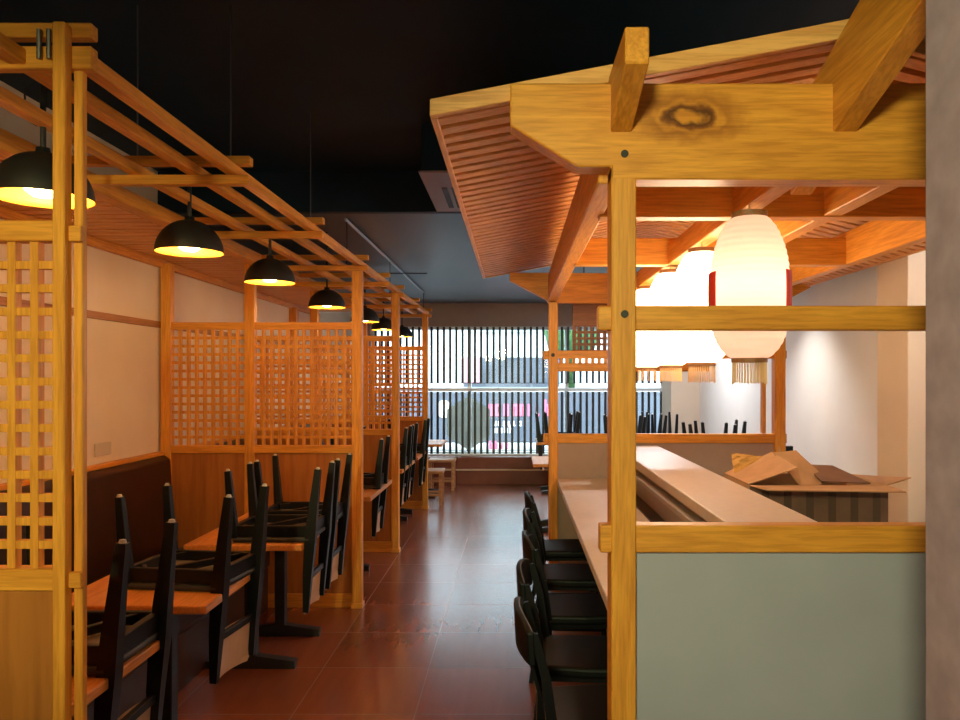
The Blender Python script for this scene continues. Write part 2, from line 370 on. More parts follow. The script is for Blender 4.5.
# ------------------------------------------------------------------ pergola over the booths
pg = thing('timber_pergola', 'pine pergola of long purlins and paired crossbars over the booths', 'pergola', (-1.8, 1.9, 2.42))
for X in (XO - .045, -1.30, -1.53, -1.85):
    MB().box(X - (.0 if X != -1.85 else .03), X + .045, 2.0 if X == XO - .045 else 1.2, 9.72, 2.455, 2.495 if X != -1.85 else 2.53).build('purlin', pine('y'), pg, .003)
for d in (1.93, 3.05, 4.20, 5.47, 6.4, 7.24, 8.4, 9.62):
    if d < 2: MB().box(-2.5, XO + .012, d + .02, d + .055, 2.445, 2.503).build('crossbar', pine('x'), pg, .003); MB().box(-2.5, XO + .012, d + .02, d + .055, 2.525, 2.563).build('crossbar', pine('x'), pg, .003)
    else:
        MB().box(-1.87, XO + .045, d - .045, d, 2.417, 2.455).build('crossbar', pine('x'), pg, .003)
        MB().box(-1.87, XO + .05, d - .045, d, 2.495, 2.53).build('crossbar', pine('x'), pg, .003)
# slatted soffit along the wall
m = MB(); y = 1.2
while y < 9.7: m.box(-2.54, -1.88, y, y + .075, 2.495, 2.52); y += .098
m.build('soffit_slats', slatwood('x'), pg)
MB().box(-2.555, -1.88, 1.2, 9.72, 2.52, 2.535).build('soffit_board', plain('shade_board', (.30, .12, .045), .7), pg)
MB().box(-2.555, -2.52, 1.2, 9.72, 2.44, 2.495).build('wall_plate', pine('y'), pg, .003)
for X, d in ((XO - .03, 3.02), (-1.5, 3.02), (XO - .03, 4.2)):
    MB().tube([(X, d, 2.42), (X, d, ZH)], .003, 6).build('hanger_rod', plain('steel', (.25, .25, .27), .4, 1), pg)
for X in (-1.19, -1.215): MB().tube([(X, 1.94, 2.465), (X, 1.94, 2.54)], .006, 8).build('bolt', plain('steel', (.25, .25, .27), .4, 1), pg)
cd = thing('ceiling_conduit', 'thin metal conduit on the grey ceiling above the pergola edge with drop wires', 'conduit', (-1.25, 5.6, ZC - .02))
MB().tube([(-1.25, 5.6, ZC - .02), (-1.25, 10.4, ZC - .02)], .011, 8).build('rail', plain('bright_steel', (.5, .52, .55), .3, .8), cd)
for d in (5.65, 7.6, 10.39): MB().tube([(-1.25, d, ZC - .02), (-1.25, d, 2.5)], .004, 6).build('drop_wire', BLACKM, cd)
MB().tube([(-1.8, 8.2, ZC - .06), (-.95, 8.2, ZC - .06)], .006, 6).build('cross_rod', BLACKM, cd)

# ------------------------------------------------------------------ pendant lamps
gold = plain('gold_inside', (0.95, 0.55, 0.07), 0.45, 0.0)
bulbm = emis('warm_bulb', (1.0, 0.70, 0.30), 30)
pend = thing('pendant_lamp', 'x', 'pendant lamp', (0, 0, 0), 'black dome pendants over the booths')
R = .148
pr = [(R, 0)] + [(R * math.cos(a), R * 1.0 * math.sin(a)) for a in [PI / 2 * k / 12 for k in range(1, 12)]] + [(.012, R)]
MB().lathe(pr, n=40).build('shade', BLACKM, pend, smooth=True)
pr2 = [(R, 0), (R - .004, 0)] + [((R - .004) * math.cos(a), (R - .004) * math.sin(a)) for a in [PI / 2 * k / 12 for k in range(1, 12)]] + [(.012, R - .004)]
MB().lathe(pr2, n=40).build('shade_lining', gold, pend, smooth=True)
MB().lathe([(.0, .165), (.02, .163), (.022, .145), (.03, .138), (.0, .135)], n=20).build('cap', BLACKM, pend, smooth=True)
MB().tube([(0, 0, .16), (0, 0, .40)], .009, 10).build('rod', BLACKM, pend)
MB().tube([(0, 0, .138), (0, 0, .085)], .018, 12).build('socket', BLACKM, pend)
MB().lathe([(0, .004), (.03, .008), (.052, .025), (.06, .05), (.05, .075), (.03, .09), (0, .095)], n=24).build('bulb', bulbm, pend, smooth=True)
LD = [2.44, 3.48, 4.59, 6.20, 7.80, 9.10, 10.6]
LN = ['nearest black dome pendant, partly hidden by the front left post',
      'second black dome pendant from the front, in front of the wall',
      'third black dome pendant from the front, just above the lattice corner',
      'fourth black dome pendant, hanging low over the wide lattice screen',
      'fifth black dome pendant, half behind the aisle post of the wide screen',
      'sixth black dome pendant, overlapping the fifth at its right',
      'farthest black dome pendant in front of the slatted window']
for i, d in enumerate(LD):
    o = pend if i == 0 else copy_tree(pend)
    o['label'] = LN[i]; o.location = ((-1.515, -1.49, -1.48, -1.534, -1.54, -1.575, -1.576)[i], d, 2.225)
    l = lamp('pendant_light', 'POINT', (o.location.x, d, 2.205), (11, 10, 7.5, 6.0, 5.5, 4, 2)[i], (1.0, 0.41, 0.12), shadow_soft_size=.03)
longrod = MB().tube([(0, 0, .16), (0, 0, ZC - 2.225)], .007, 10).build('rod', BLACKM).data
bpy.data.objects.remove([o for o in bpy.data.objects if o.data == longrod][0])
for o in [o for o in COL.objects if o.name.startswith('pendant_lamp') and o.location.y > YS]:
    for c in o.children:
        if c.name.startswith('rod'): c.data = longrod
MB_ = MB().tube([(-1.53, 2.44, 2.62), (-1.575, 2.44, 2.58), (-1.57, 2.44, 2.48), (-1.535, 2.44, 2.46)], .003, 6)
tag(MB_.build('lamp_cable', BLACKM), 'thin looped black cable beside the rod of the nearest pendant', 'cable')

# ------------------------------------------------------------------ booth benches
leather = plain('oxblood_leather', (0.022, 0.007, 0.005), 0.4, noise=.2, nscale=5, bump=.1)
for y0, y1, lb in ((2.0, 5.42, 'long dark leather bench along the left wall behind the nearest tables'), (5.56, 7.15, 'short dark leather bench between the wide and third screens'), (7.30, 9.54, 'dark leather bench in the last booth')):
    t = thing('booth_bench', lb, 'bench', (-2.2, y0, 0), 'benches along the left wall')
    MB().box(-2.54, -1.76, y0, y1, 0, .30).build('base', plain('dark_base', (.06, .025, .015), .5), t, .005)
    MB().box(-2.40, -1.74, y0, y1, .30, .45).build('seat', leather, t, .03, seg=3)
    MB().prism([(-2.54, .30), (-2.42, .30), (-2.40, .55), (-2.44, .8), (-2.455, 1.07), (-2.49, 1.10), (-2.54, 1.10)], y0, y1).build('backrest', leather, t, .012, True, 2)
    MB().box(-2.555, -2.50, y0, y1, 1.10, 1.125).build('top_ledge', pine('y'), t, .003)
tag(MB().box(XL, XL + .012, 4.62, 4.80, 1.17, 1.25).build('wall_socket', plain('cream_plastic', (.55, .48, .38), .4), bevel=.003),
    'small cream socket plate on the left wall above the leather bench', 'socket')

# ------------------------------------------------------------------ tables
topm = wood('table_oak', (.58, .21, .05), (.70, .28, .065), 'y', .35)
def table(x0, x1, y0, y1, label, group, z=.75, one=False):
    t = thing('dining_table', label, 'table', ((x0 + x1) / 2, (y0 + y1) / 2, 0), group)
    MB().box(x0, x1, y0, y1, z - .035, z).build('tabletop', topm, t, .006, seg=2)
    cx = -1.50 if x1 < -1.0 else (x0 + x1) / 2; dy = (y1 - y0) * .27; my = (y0 + y1) / 2
    for yy in ((my,) if one else (my - dy, my + dy)):
        c = MB().box(cx - .032, cx + .032, yy - .032, yy + .032, .03, z - .035).build('column', BLACKM, t, .004)
        MB().bar((cx - .25, yy, .03), (cx, yy, .05), .06, .03, .06, .06).bar((cx + .25, yy, .03), (cx, yy, .05), .06, .03, .06, .06).box(cx - .25, cx + .25, yy - .02, yy + .02, .0, .035).build('foot_bar', BLACKM, c)
    MB().box(cx - .22, cx + .22, my - dy - .03, my + dy + .03, z - .055, z - .035).build('top_plate', BLACKM, t)
    return t
G = 'booth tables along the left aisle'
table(-1.86, -1.22, 2.03, 2.68, 'nearest booth table, its orange corner showing beside the front left post', G, one=True)
table(-1.86, -1.22, 3.00, 3.56, 'second booth table from the front, one chair upturned on it', G, one=True)
table(-1.79, -1.15, 4.10, 5.10, 'third booth table, two upturned chairs, in front of the wide lattice screen', G)
table(-1.76, -1.09, 5.75, 6.75, 'booth table just behind the wide lattice screen', G)
table(-1.76, -1.10, 7.42, 8.42, 'booth table just behind the third lattice screen', G)
table(-1.76, -1.10, 8.62, 9.45, 'last booth table, in front of the farthest lattice screen', G)

# ------------------------------------------------------------------ dining chair, upside down
def make_inverted_chair():
    t = thing('dining_chair', 'x', 'chair', (0, 0, 0), 'upturned black dining chairs')
    hw = .165
    cm = MB(); cm.box(-.43, .0, -.19, .19, 0, .03); cm.build('seat_cushion', plain('black_vinyl', (.02, .018, .018), .5), t, .012, seg=2)
    MB().box(-.41, -.02, -.17, .17, .03, .045).build('seat_board', plain('grey_ply', (.16, .13, .11), .7, noise=.1), t)
    fm = MB()
    for s in (-1, 1): fm.box(-.42, -.01, s * hw - .012, s * hw + .012, .03, .09)
    fm.box(-.435, -.405, -hw, hw, .03, .09).box(-.03, .0, -hw, hw, .03, .09)
    fm.bar((-.30, -hw, .07), (-.08, hw, .07), .025, .03)
    fm.bar((-.40, -.09, .07), (-.34, -hw, .07), .02, .03).bar((-.40, .09, .07), (-.34, hw, .07), .02, .03)
    fm.build('seat_frame', BLACK, t, .003)
    for s in (-1, 1):
        l = MB().bar((-.425, s * hw, .02), (-.455, s * (hw + .01), .39), .052, .046, .032, .030).build('leg', BLACK, t, .003)
        MB().lathe([(0, .402), (.009, .400), (.012, .39), (.0, .389)], (-.455, s * (hw + .01), 0), 12).build('glide', plain('pale_glide', (.45, .42, .38), .4), l)
        # rear leg and back post in one piece: foot at the top, back hanging down
        m = MB()
        P = [((.035, .398), .032), ((.005, .12), .052), ((-.005, 0), .058), ((-.02, -.18), .048), ((-.03, -.385), .030)]
        for (a, wa), (b_, wb) in zip(P[:-1], P[1:]): m.bar((a[0], s * hw, a[1]), (b_[0], s * hw, b_[1]), wa, wa * .85, wb, wb * .85, up=(0, 1, 0))
        l = m.build('rear_leg', BLACK, t)
        MB().lathe([(0, .41), (.009, .408), (.012, .398), (.0, .397)], (.035, s * hw, 0), 12).build('glide', plain('pale_glide', (.45, .42, .38), .4), l)
    # curved cream backrest between the posts
    bm_ = MB(); n = 10; rows = 9
    for side, off in ((0, 0.0), (1, .012)):
        vs = []
        for r in range(rows):
            v_ = r / (rows - 1); z = -.20 - .205 * v_
            k = 1.0 - .22 * max(0, (v_ - .7) / .3) ** 2
            for c in range(n + 1):
                u = c / n * 2 - 1
                vs.append((-.045 + .028 * (u * u) - .04 * v_ * .5 - off, u * (hw + .012) * k, z))
        bm_.add(vs, [(r * (n + 1) + c, r * (n + 1) + c + 1, (r + 1) * (n + 1) + c + 1, (r + 1) * (n + 1) + c) for r in range(rows - 1) for c in range(n)])
    q = rows * (n + 1)
    rim = [c for c in range(n + 1)] + [r * (n + 1) + n for r in range(1, rows)] + [(rows - 1) * (n + 1) + c for c in range(n - 1, -1, -1)] + [r * (n + 1) for r in range(rows - 2, 0, -1)]
    for i in range(len(rim)):
        a, b_ = rim[i], rim[(i + 1) % len(rim)]; bm_.f.append((a, b_, b_ + q, a + q))
    bm_.build('backrest', CREAM, t, smooth=False)
    MB().box(-.035, -.012, -hw, hw, -.22, -.19).build('back_rail', BLACK, t, .003)
    return t
ch0 = make_inverted_chair(); used = [False]
def place_chair(x, y, rz, label, z=.752, group=None):
    o = copy_tree(ch0) if used[0] else ch0
    used[0] = True
    o.location = (x, y, z); o.rotation_euler = (0, 0, rz); o['label'] = label
    if group: o['group'] = group
    return o
place_chair(-1.225, 2.47, 0, 'nearest upturned black chair, largest legs, beside the front left post')
place_chair(-1.215, 3.36, -.13, 'upturned black chair alone on the second booth table')
place_chair(-1.115, 4.33, 0, 'upturned black chair, front one of the two on the third booth table')
place_chair(-1.115, 4.80, 0, 'upturned black chair, rear one of the two on the third booth table')
place_chair(-1.115, 6.33, 0, 'upturned black chair in the booth just behind the wide lattice screen')
place_chair(-1.115, 7.72, 0, 'upturned black chair, front one behind the third lattice screen')
place_chair(-1.115, 8.20, 0, 'upturned black chair, rear one behind the third lattice screen')
place_chair(-1.10, 9.22, 0, 'farthest upturned black chair of the left booths, beside the last screen')

# ------------------------------------------------------------------ far left table and stools
table(-1.7, -.99, 10.3, 11.1, 'pale-lit table past the last lattice screen, close to the window', 'tables near the window')
def stool(x, y, lb):
    t = thing('wooden_stool', lb, 'stool', (x, y, 0), 'low wooden stools near the window')
    wp = wood('stoolwood', (.40, .17, .07), (.55, .26, .11), 'x')
    MB().box(x - .20, x + .20, y - .17, y + .17, .41, .45).build('seat', wp, t, .006)
    for a in (-1, 1):
        for b_ in (-1, 1): MB().box(x + a * .165 - .02, x + a * .165 + .02, y + b_ * .14 - .02, y + b_ * .14 + .02, 0, .41).build('leg', wp, t, .003)
        MB().box(x - .15, x + .15, y + a * .14 - .01, y + a * .14 + .01, .12, .15).build('stretcher', wp, t)
stool(-1.13, 9.98, 'nearer low wooden stool at the foot of the window table')
stool(-1.08, 11.30, 'farther low wooden stool against the red-brown platform')

# ------------------------------------------------------------------ timber canopy with counter frame (right)
YN, YF = 2.38, 6.30
cz = thing('timber_canopy', 'big yellow pine canopy with slatted roof over the counter', 'canopy', (1.26, YN, 0))
pz, px, py_ = pine('z'), pine('x'), pine('y')
bolt = plain('bolt_black', (.03, .028, .025), .5, .5)
sN = YN / F
def boltat(x, y, d, r=.012):
    q = at(x, y, d)
    MB().tube([(q.x, d - .006, q.z), (q.x, d + .02, q.z)], r, 12).build('bolt', bolt, cz)
# posts
MB().box(.302, .380, YN, YN + .11, 0, 2.415).build('post', pz, cz, .004)
MB().box(2.16, 2.24, YN, YN + .11, 0, 2.415).build('post', pz, cz, .004)
MB().box(.280, .356, YF, YF + .09, 0, 2.29).build('post', pz, cz, .004)
MB().box(2.155, 2.245, YF, YF + .09, 0, 2.29).build('post', pz, cz, .004)
MB().box(2.055, 2.085, YF + .01, YF + .07, 1.19, 2.29).build('post', pz, cz, .004)
# big front beam with chamfered ends and a knot
kn = at(690, 117, YN)
knx, knz = kn.x - 1.26, kn.z
bigm = wood('pineknot', (0.62, 0.24, 0.030), (0.78, 0.335, 0.045), 'x', knot=(knx, 0, knz, .060))
a0, a1 = at(510, 83, YN), at(510, 125, YN); a2 = at(577, 167, YN)
zt, zb = a0.z, 2.272
MB().prism([(a0.x, zt), (a0.x, a1.z), (a2.x, 2.312), (.302, 2.312), (.302, zb), (2.24, zb), (2.24, 2.312), (2.50, 2.312), (2.60, a1.z), (2.60, zt)][::-1], YN - .001, YN + .095).build('front_beam', bigm, cz, .005)
# rails of the near frame
MB().box(.262, 2.28, YN + .012, YN + .075, at(0, 330, YN + .012).z, at(0, 305.5, YN + .012).z).build('rail', px, cz, .006, seg=2)
MB().box(.268, 2.28, YN + .012, YN + .075, at(0, 553, YN + .012).z, at(0, 525.5, YN + .012).z).build('rail', px, cz, .006, seg=2)
MB().box(.380, 2.16, YN + .035, YN + .06, .06, at(0, 552, YN).z).build('panel', plain('grey_green_panel', (.36, .36, .45), .55, noise=.05, nscale=3), cz)
MB().box(.380, 2.16, YN + .02, YN + .07, 0, .06).build('rail', px, cz, .004)
boltat(624.5, 154, YN); boltat(624.5, 314, YN)
# far frame
MB().prism([(-.045, 2.525), (-.045, 2.46), (.26, 2.30), (.28, 2.272), (2.245, 2.272), (2.26, 2.30), (2.45, 2.40), (2.45, 2.49), (2.3, 2.51)][::-1], YF - .0, YF + .085).build('rear_beam', px, cz, .004)
MB().box(.25, 2.26, YF + .015, YF + .07, 1.812, 1.878).build('rail', px, cz, .004)
MB().box(.25, 2.26, YF + .015, YF + .07, 1.108, 1.186).build('rail', px, cz, .004)
MB().box(.356, 1.62, YF + .015, YF + .06, 1.705, 1.775).build('rail', px, cz, .004)
m = MB()
for k in range(24): m.box(.37 + k * .053, .37 + k * .053 + .026, YF + .02, YF + .05, 1.775, 1.812)
m.build('spindles', pz, cz)
MB().box(.356, 2.155, YF + .03, YF + .055, .05, 1.108).build('panel', plain('taupe_panel', (.36, .25, .205), .6, noise=.05), cz)
for x, y in ((553, 291), (553, 355)): boltat(x, y, YF, .016)
for yy in (355, 438):
    q = at(549, yy, YF); MB().box(.235, .28, YF + .02, YF + .06, q.z - .035, q.z + .035).build('tenon', pz, cz, .003)
# cross beams
for d in (2.95, 4.20):
    MB().box(.33, 1.86, d, d + .075, 2.275, 2.425).build('cross_beam', px, cz, .004)
# longitudinal beams
MB().box(.272, .345, YN + .10, YF, 2.285, 2.50).build('long_beam', py_, cz, .004)
MB().box(.845, .915, YN + .10, YF, 2.275, 2.385).build('long_beam', py_, cz, .004)
MB().box(1.20, 1.27, YN + .10, YF, 2.28, 2.45).build('long_beam', py_, cz, .004)
MB().box(1.83, 1.90, YN + .10, YF, 2.28, 2.46).build('long_beam', py_, cz, .004)
# two sloping rafter tails rising over the front beam
MB().prism([(2.07, 2.508), (2.07, 2.608), (2.80, 2.62), (2.80, 2.30)], .300, .366, 'x').build('rafter', py_, cz, .004)
MB().prism([(1.60, 2.655), (1.60, 2.925), (2.75, 2.575), (2.75, 2.31)], .995, 1.072, 'x').build('rafter', py_, cz, .004)
# roof: two gentle slopes of slats
XE, XRG, XE2, ZE, SLP = -.262, 1.085, 2.43, 2.495, .19
RY0, RY1 = 2.47, 6.42
ZE2 = 2.412
def roofz(X):
    zr = ZE + SLP * (XRG - XE)
    return ZE + SLP * (X - XE) if X <= XRG else zr + (ZE2 - zr) * (X - XRG) / (XE2 - XRG)
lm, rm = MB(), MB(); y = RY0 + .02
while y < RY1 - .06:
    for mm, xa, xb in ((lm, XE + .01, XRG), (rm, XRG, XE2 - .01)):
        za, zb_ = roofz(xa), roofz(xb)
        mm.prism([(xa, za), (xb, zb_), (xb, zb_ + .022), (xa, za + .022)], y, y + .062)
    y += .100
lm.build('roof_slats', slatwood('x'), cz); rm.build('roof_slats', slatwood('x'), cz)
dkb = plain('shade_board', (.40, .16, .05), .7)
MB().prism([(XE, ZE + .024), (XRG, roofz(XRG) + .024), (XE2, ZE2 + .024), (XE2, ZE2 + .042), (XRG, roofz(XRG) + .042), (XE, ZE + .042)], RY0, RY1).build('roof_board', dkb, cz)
def fascia(y0, y1):
    MB().prism([(XE - .012, ZE - .004), (XRG, roofz(XRG) - .004), (XE2 + .006, ZE2 - .004), (XE2 + .006, ZE2 + .052), (XRG, roofz(XRG) + .056), (XE - .012, ZE + .052)], y0, y1).build('fascia', slatwood('x'), cz, .003)
fascia(RY0 - .03, RY0); fascia(RY1, RY1 + .03)
for xa, ze in ((XE - .012, ZE), (XE2 - .014, ZE2)): MB().box(xa, xa + .022, RY0, RY1, ze - .004, ze + .05).build('fascia', slatwood('y'), cz, .002)

# hanging rack of wood behind the far frame
rk = thing('hanging_rack', 'brown wooden lattice rack hanging behind the far end of the canopy', 'rack', (.95, 6.62, 1.88))
brn = wood('brown_rack', (.20, .065, .025), (.30, .10, .04), 'x')
MB().box(.50, 1.6, 6.60, 6.63, 2.10, 2.36).build('top_panel', brn, rk, .003)
lattice(MB(), .50, 1.6, 6.615, 1.89, 2.10, .055, .022, .02).build('lattice', brn, rk)
MB().box(.50, .53, 6.60, 6.63, 1.87, 2.10).box(1.57, 1.6, 6.60, 6.63, 1.87, 2.10).box(.50, 1.6, 6.60, 6.63, 1.87, 1.895).build('frame', brn, rk)
for x in (.6, 1.5): MB().tube([(x, 6.615, 2.36), (x, 6.615, ZC)], .005, 6).build('hanger', BLACKM, rk)

# ------------------------------------------------------------------ counter
ct = thing('bar_counter', 'two-level pale counter running under the canopy to its far frame', 'counter', (.8, 2.5, 0))
quartz = plain('pale_quartz', (.56, .45, .37), .42, noise=.05, nscale=30)
MB().box(.345, .86, YN + .12, YF + .0, .775, .82).build('lower_worktop', quartz, ct, .004)
MB().box(.819, 1.183, YN + .12, YF + .0, 1.035, 1.09).build('upper_worktop', quartz, ct, .006, seg=2)
MB().box(.86, 1.15, YN + .12, YF, 0, 1.035).build('riser', plain('grey_brown_riser', (.24, .175, .14), .45, noise=.06), ct)
MB().box(.80, .86, YN + .12, YF, .97, 1.0).build('ledge', plain('taupe_ledge', (.30, .23, .18), .4), ct, .003)
MB().box(.78, .86, YN + .12, YF, 0, .775).build('front_panel', plain('dark_front', (.035, .014, .010), .4), ct)
MB().box(.78, .86, YN + .12, YF, 0.82, .83).build('joint_strip', plain('dark_front', (.035, .014, .010), .4), ct)
bc = thing('kitchen_counter', 'low kitchen worktop behind the bar counter, the cardboard box on it', 'counter', (1.6, 2.6, 0))
MB().box(1.20, 2.40, 2.65, 4.66, .71, .75).build('worktop', plain('steel_top', (.45, .45, .46), .3, .6), bc, .004)
MB().box(1.24, 2.38, 2.68, 4.62, .0, .71).build('cabinet', plain('dark_cabinet', (.08, .07, .065), .5), bc, .004)

# cardboard box with open flaps
cb = thing('cardboard_box', 'large open brown cardboard box with spread flaps behind the counter', 'box', (1.6, 3.95, .752))
kraft = plain('kraft', (.42, .24, .12), .75, noise=.1, nscale=12); kraftd = plain('printed_kraft', (.17, .09, .06), .7, noise=.25, nscale=5)
bx0, bx1, by0, by1, bz0, bz1 = 1.215, 1.93, 3.93, 4.42, .752, 1.095
MB().box(bx0, bx1, by0, by0 + .008, bz0, bz1).build('front_side', kraftd, cb)
MB().box(bx0, bx0 + .008, by0 + .008, by1, bz0, bz1).box(bx1 - .008, bx1, by0 + .008, by1, bz0, bz1).box(bx0 + .008, bx1 - .008, by1 - .008, by1, bz0, bz1).box(bx0 + .008, bx1 - .008, by0 + .008, by1 - .008, bz0, bz0 + .008).build('side_walls', kraft, cb)
for k in range(6): MB().box(bx0 + .06 + k * .115, bx0 + .10 + k * .115, by0 - .001, by0, bz0 + .02, bz1 - .03).build('printed_stripe', plain('carton_print', (.09, .05, .035), .7), cb)
def flap(pts, mat=kraft, name='flap'):
    a, b_, c, d = [Vector(p) for p in pts]; n = (b_ - a).cross(d - a).normalized() * .006
    MB().add([a, b_, c, d, a + n, b_ + n, c + n, d + n], [(0, 3, 2, 1), (4, 5, 6, 7), (0, 1, 5, 4), (1, 2, 6, 5), (2, 3, 7, 6), (3, 0, 4, 7)]).build(name, mat, cb)
flap([(bx0, by0, bz1), (bx1, by0, bz1), (bx1 - .02, by0 - .22, bz1 - .0), (bx0 + .02, by0 - .22, bz1 + .01)])
flap([(bx1, by0 + .02, bz1), (bx1, by1 - .02, bz1), (bx1 + .20, by1 - .0, bz1 - .015), (bx1 + .15, by0 + .06, bz1 + .034)])
flap([(bx0, by1 - .02, bz1), (bx0, by0 + .02, bz1), (bx0 + .24, by0 - .02, bz1 + .09), (bx0 + .26, by1 - .06, bz1 + .125)])
flap([(bx1 - .05, by1, bz1), (bx0 + .30, by1, bz1), (bx0 + .34, by1 + .06, bz1 + .16), (bx1 - .30, by1 + .09, bz1 + .02)], kraft)
flap([(bx0 + .30, by0 + .1, bz1 - .03), (bx0 + .50, by0 + .2, bz1 - .02), (bx0 + .38, by1 - .1, bz1 + .14), (bx0 + .24, by1 - .14, bz1 + .13)], kraft, 'inner_flap')
flap([(bx0 + .42, by0 + .12, bz1), (bx0 + .68, by0 + .12, bz1 - .01), (bx0 + .58, by1 - .12, bz1 + .055), (bx0 + .42, by1 - .1, bz1 + .06)], kraftd, 'inner_flap')
# crumpled kraft sheet standing up at the back of the box
R_ = random.Random(5); m = MB(); vs = []; n = 9
for i in range(n):
    for j in range(n): vs.append((1.24 + .22 * i / (n - 1), 4.30 + .05 * j / (n - 1) + .012 * R_.random(), 1.10 + (.115 - .03 * i / (n - 1)) * j / (n - 1) + .008 * R_.random()))
m.add(vs, [(i * n + j, i * n + j + 1, (i + 1) * n + j + 1, (i + 1) * n + j) for i in range(n - 1) for j in range(n - 1)])
o = m.build('crumpled_paper', plain('gold_kraft', (.50, .27, .07), .6, noise=.2, nscale=14), cb)
sm = o.modifiers.new('s', 'SOLIDIFY'); sm.thickness = .006
q = at(788, 449, 6.9)
tag(MB().box(q.x - .03, q.x + .03, 6.85, 6.9, 0, q.z + .03).build('chair_leg_tip', BLACK, bevel=.004), 'small black chair leg tip peeking above the box against the pale wall', 'post')  # plain upright box standing in for the tip of a chair leg

# ------------------------------------------------------------------ paper lanterns
def paper_mat(name, es, ec):
    m, nt, p = newmat(name); N = nt.nodes.new; L = nt.links.new
    p.inputs['Base Color'].default_value = (.42, .35, .34, 1); p.inputs['Roughness'].default_value = .8
    tl = N('ShaderNodeBsdfTranslucent'); tl.inputs[0].default_value = (.95, .82, .76, 1)
    ms = N('ShaderNodeMixShader'); ms.inputs[0].default_value = .85
    L(p.outputs[0], ms.inputs[1]); L(tl.outputs[0], ms.inputs[2])
    em = N('ShaderNodeEmission'); em.inputs[0].default_value = (*ec, 1); em.inputs[1].default_value = es
    ad = N('ShaderNodeAddShader'); L(ms.outputs[0], ad.inputs[0]); L(em.outputs[0], ad.inputs[1])
    L(ad.outputs[0], nt.nodes['Material Output'].inputs[0])
    return m
paper = paper_mat('lantern_paper', .10, (1, .66, .60)); paper_hot = paper_mat('lantern_paper_glowing', 7.0, (1, .76, .48))
ln = thing('paper_lantern', 'x', 'lantern', (0, 0, 0), 'white paper lanterns in a row under the canopy')
RL, HL = .140, .255
def lr(u): return RL * (1 - .8 * abs(u) ** (2.3 if u > 0 else 3.6)) ** .5
prof = []; ribs = 22
for k in range(ribs * 4 + 1):
    u = k / (ribs * 4) * 2 - 1
    r = lr(u)
    r = max(r, .055)
    r -= .0022 * abs(math.sin(PI * k / 4)) * 0 + .0025 * (1 - abs(math.sin(PI * k / 4)))
    prof.append((r, u * HL))
MB().lathe(prof, n=48).build('paper_shade', paper, ln, smooth=True)
wd = wood('ringwood', (.22, .10, .04), (.3, .14, .06), 'x')
rt = prof[-1][0]
MB().lathe([(rt - .012, HL - .005), (rt + .003, HL - .005), (rt + .003, HL + .018), (rt - .012, HL + .018)], n=36, close=True).build('top_ring', wd, ln)
MB().lathe([(rt - .012, -HL - .014), (rt + .003, -HL - .014), (rt + .003, -HL + .005), (rt - .012, -HL + .005)], n=36, close=True).build('bottom_ring', wd, ln)
MB().box(-rt, rt, -.004, .004, HL + .008, HL + .016).tube([(0, 0, HL), (0, 0, .27)], .003, 6).build('hook', wd, ln)
m = MB(); R_ = random.Random(2)
for k in range(36):
    a = 2 * PI * k / 36; rr = rt - .002
    m.bar((rr * math.cos(a), rr * math.sin(a), -HL - .01), (rr * math.cos(a) * 1.03, rr * math.sin(a) * 1.03, -HL - .085 - .008 * R_.random()), .0032)
m.build('fringe', plain('straw_fringe', (.80, .55, .30), .7), ln)
MB().tube([(0, 0, .25), (0, 0, .302)], .0035, 6).build('cord', plain('tan_cord', (.65, .42, .2), .6), ln)
MB().lathe([(0, -.05), (.025, -.04), (.034, -.01), (.03, .02), (.015, .05), (0, .055)], n=20).build('bulb', emis('lantern_bulb', (1, .8, .5), 20), ln, smooth=True)
LL = [(2.75, 'nearest paper lantern, its rib lines and red side banners clear'), (3.52, 'second paper lantern, glowing white behind the nearest'),
      (4.22, 'third paper lantern, glowing behind the second'), (4.98, 'farthest paper lantern, mostly hidden behind the front post')]
red = plain('red_banner', (.75, .02, .015), .5)
hotshade = [c for c in ln.children if c.name.startswith('paper_shade')][0].data.copy(); hotshade.materials[0] = paper_hot
for i, (d, lb) in enumerate(LL):
    o = ln if i == 0 else copy_tree(ln)
    if i:
        for c in o.children:
            if c.name.startswith('paper_shade'): c.data = hotshade
    o.location = (.865 if i else .848, d, 1.975); o['label'] = lb
    lamp('lantern_light', 'POINT', o.location, (1.5, 5, 5, 4)[i], (1.0, .75, .48), shadow_soft_size=.045)
for s in (-1, 1):
    # red strips curve with the nearest lantern's sides
    m = MB(); pts = []
    for k in range(9):
        z = .055 - .19 * k / 8; u = z / HL
        r = lr(u) + .003
        pts.append((r, z))
    vs = []; fs = []
    A = [math.radians(t) for t in ((-48, -38, -28, -18, -8) if s > 0 else (160, 170, 180, 190, 200))]
    for (r, z) in pts:
        for a in A: vs.append((.848 + r * math.cos(a), 2.75 + r * math.sin(a), 1.975 + z))
    c = len(A)
    for i in range(8):
        for j in range(c - 1): fs.append((i * c + j, i * c + j + 1, (i + 1) * c + j + 1, (i + 1) * c + j))
    m.add(vs, fs); b_ = m.build('side_banner', red, ln); sd = b_.modifiers.new('s', 'SOLIDIFY'); sd.thickness = .003; sd.offset = 1

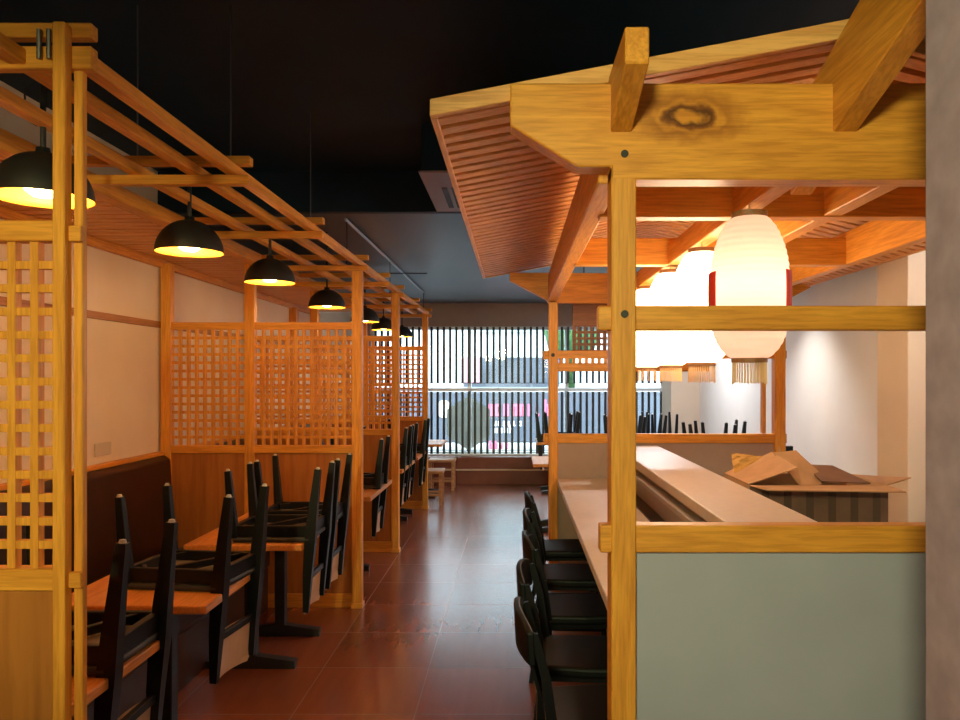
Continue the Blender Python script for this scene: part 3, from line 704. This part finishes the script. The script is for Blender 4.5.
# ------------------------------------------------------------------ chairs along the counter
def make_counter_chair():
    t = thing('counter_chair', 'x', 'chair', (0, 0, 0), 'black chairs along the counter')
    sv = plain('black_vinyl2', (.003, .004, .004), .5, noise=.1, spec=.25)
    MB().prism([(-.19, -.19), (.0, -.21), (.19, -.20), (.21, 0), (.19, .20), (0, .21), (-.19, .19)], .43, .475, 'z').build('seat', sv, t, .014, seg=3)
    MB().box(-.18, .18, -.18, .18, .405, .43).build('seat_frame', BLACK, t, .003)
    for s in (-1, 1):
        MB().bar((.175, s * .17, .41), (.20, s * .185, 0), .034, .034, .024, .024).build('leg', BLACK, t, .003)
        m = MB(); P = [((-.245, 0), .024), ((-.19, .30), .036), ((-.185, .45), .038), ((-.21, .65), .032), ((-.25, .80), .026)]
        for (a, wa), (b_, wb) in zip(P[:-1], P[1:]): m.bar((a[0], s * .18, a[1]), (b_[0], s * .18, b_[1]), wa, wa, wb, wb, up=(0, 1, 0))
        m.build('rear_leg', BLACK, t)
    n = 12; vs = []
    for k in range(n + 1):
        u = k / n * 2 - 1; bow = .03 * (1 - u * u); top = .845 - .035 * abs(u) ** 3
        xb = -.245 - bow
        vs += [(xb, u * .20, .70), (xb - .022, u * .20, .70), (xb - .03, u * .20, top), (xb - .006, u * .20, top)]
    fs = []
    for k in range(n):
        for j in range(4): a = k * 4 + j; b_ = k * 4 + (j + 1) % 4; fs.append((a, b_, b_ + 4, a + 4))
    fs += [(0, 1, 2, 3), (n * 4 + 3, n * 4 + 2, n * 4 + 1, n * 4)]
    MB().add(vs, fs).build('backrest', sv, t, .006, seg=2)
    for k in range(5):
        y = -.11 + k * .055; MB().bar((-.195, y, .46), (-.262, y * 1.05, .71), .012).build('back_spindle', BLACK, t)
    for s in (-1, 1): MB().bar((-.19, s * .175, .18), (.185, s * .175, .18), .016).build('stretcher', BLACK, t)
    return t
cc = make_counter_chair()
CP = [(.30, 2.72, 'nearest black chair at the counter, shiny seat at the bottom edge'), (.31, 3.28, 'second black chair at the counter, rounded back facing the aisle'),
      (.34, 3.95, 'third black chair at the counter from the front'), (.35, 4.62, 'fourth black chair at the counter from the front'),
      (.37, 5.35, 'farthest black chair at the counter, in front of the far canopy post')]
for i, (x, y, lb) in enumerate(CP):
    o = cc if i == 0 else copy_tree(cc)
    o.location = (x, y, 0); o.rotation_euler = (0, 0, math.radians((4, -5, 3, -3, 2)[i])); o['label'] = lb

# ------------------------------------------------------------------ tables and upturned chairs beyond the canopy
G2 = 'tables in the back right area'
table(.19, .85, 7.95, 8.75, 'pale-topped table right behind the far left canopy post', G2)
table(.30, .95, 10.6, 11.4, 'table with an upturned chair against the window beside the canopy post', G2)
table(1.30, 1.95, 9.9, 10.7, 'table with upturned chairs seen through the middle of the far frame', G2)
table(1.62, 2.27, 10.72, 11.1, 'table close to the window corner with an upturned chair', G2, one=True)
table(1.95, 2.6, 8.2, 9.1, 'table with upturned chairs by the right wall beyond the canopy', G2)
GB = 'upturned black chairs in the back right area'
for (x, y, rz, lb) in ((.34, 10.82, PI, 'upturned black chair on the window table left of the far canopy post'),
                       (.90, 11.22, 0, 'upturned black chair seen just right of the far canopy post'),
                       (1.24, 10.1, PI, 'upturned black chair, left one seen between the front post and rack'),
                       (1.98, 10.3, 0, 'upturned black chair, near the middle of the far frame'),
                       (1.70, 11.12, PI / 2, 'upturned black chair backing on the window in the middle group'),
                       (2.10, 11.12, PI / 2, 'upturned black chair backing on the window nearest the corner pilaster'),
                       (1.93, 8.40, PI, 'upturned black chair, left one on the right wall table'),
                       (2.62, 8.87, 0, 'upturned black chair, right one against the right wall')):
    if x > 2.5: x = 2.60
    place_chair(x, y, rz, lb, group=GB)

# ------------------------------------------------------------------ air conditioning box hung from the high ceiling
ac = thing('air_conditioner_duct', 'ceiling air duct with a pale slotted grille left of the slatted canopy', 'air duct', (-.1, 4.4, ZC))
MB().box(-.545, .4, 4.42, 5.44, ZC + .012, ZH).build('duct_box', blackc, ac, .004)
pv = plain('pinkish_grille', (.36, .27, .25), .5)
g = MB().box(-.56, .4, 4.40, 5.44, ZC, ZC + .012).build('grille_plate', pv, ac, .003)
for x in (-.46, -.40): MB().box(x, x + .035, 4.75, 5.3, ZC - .004, ZC).build('slot', BLACKM, g)
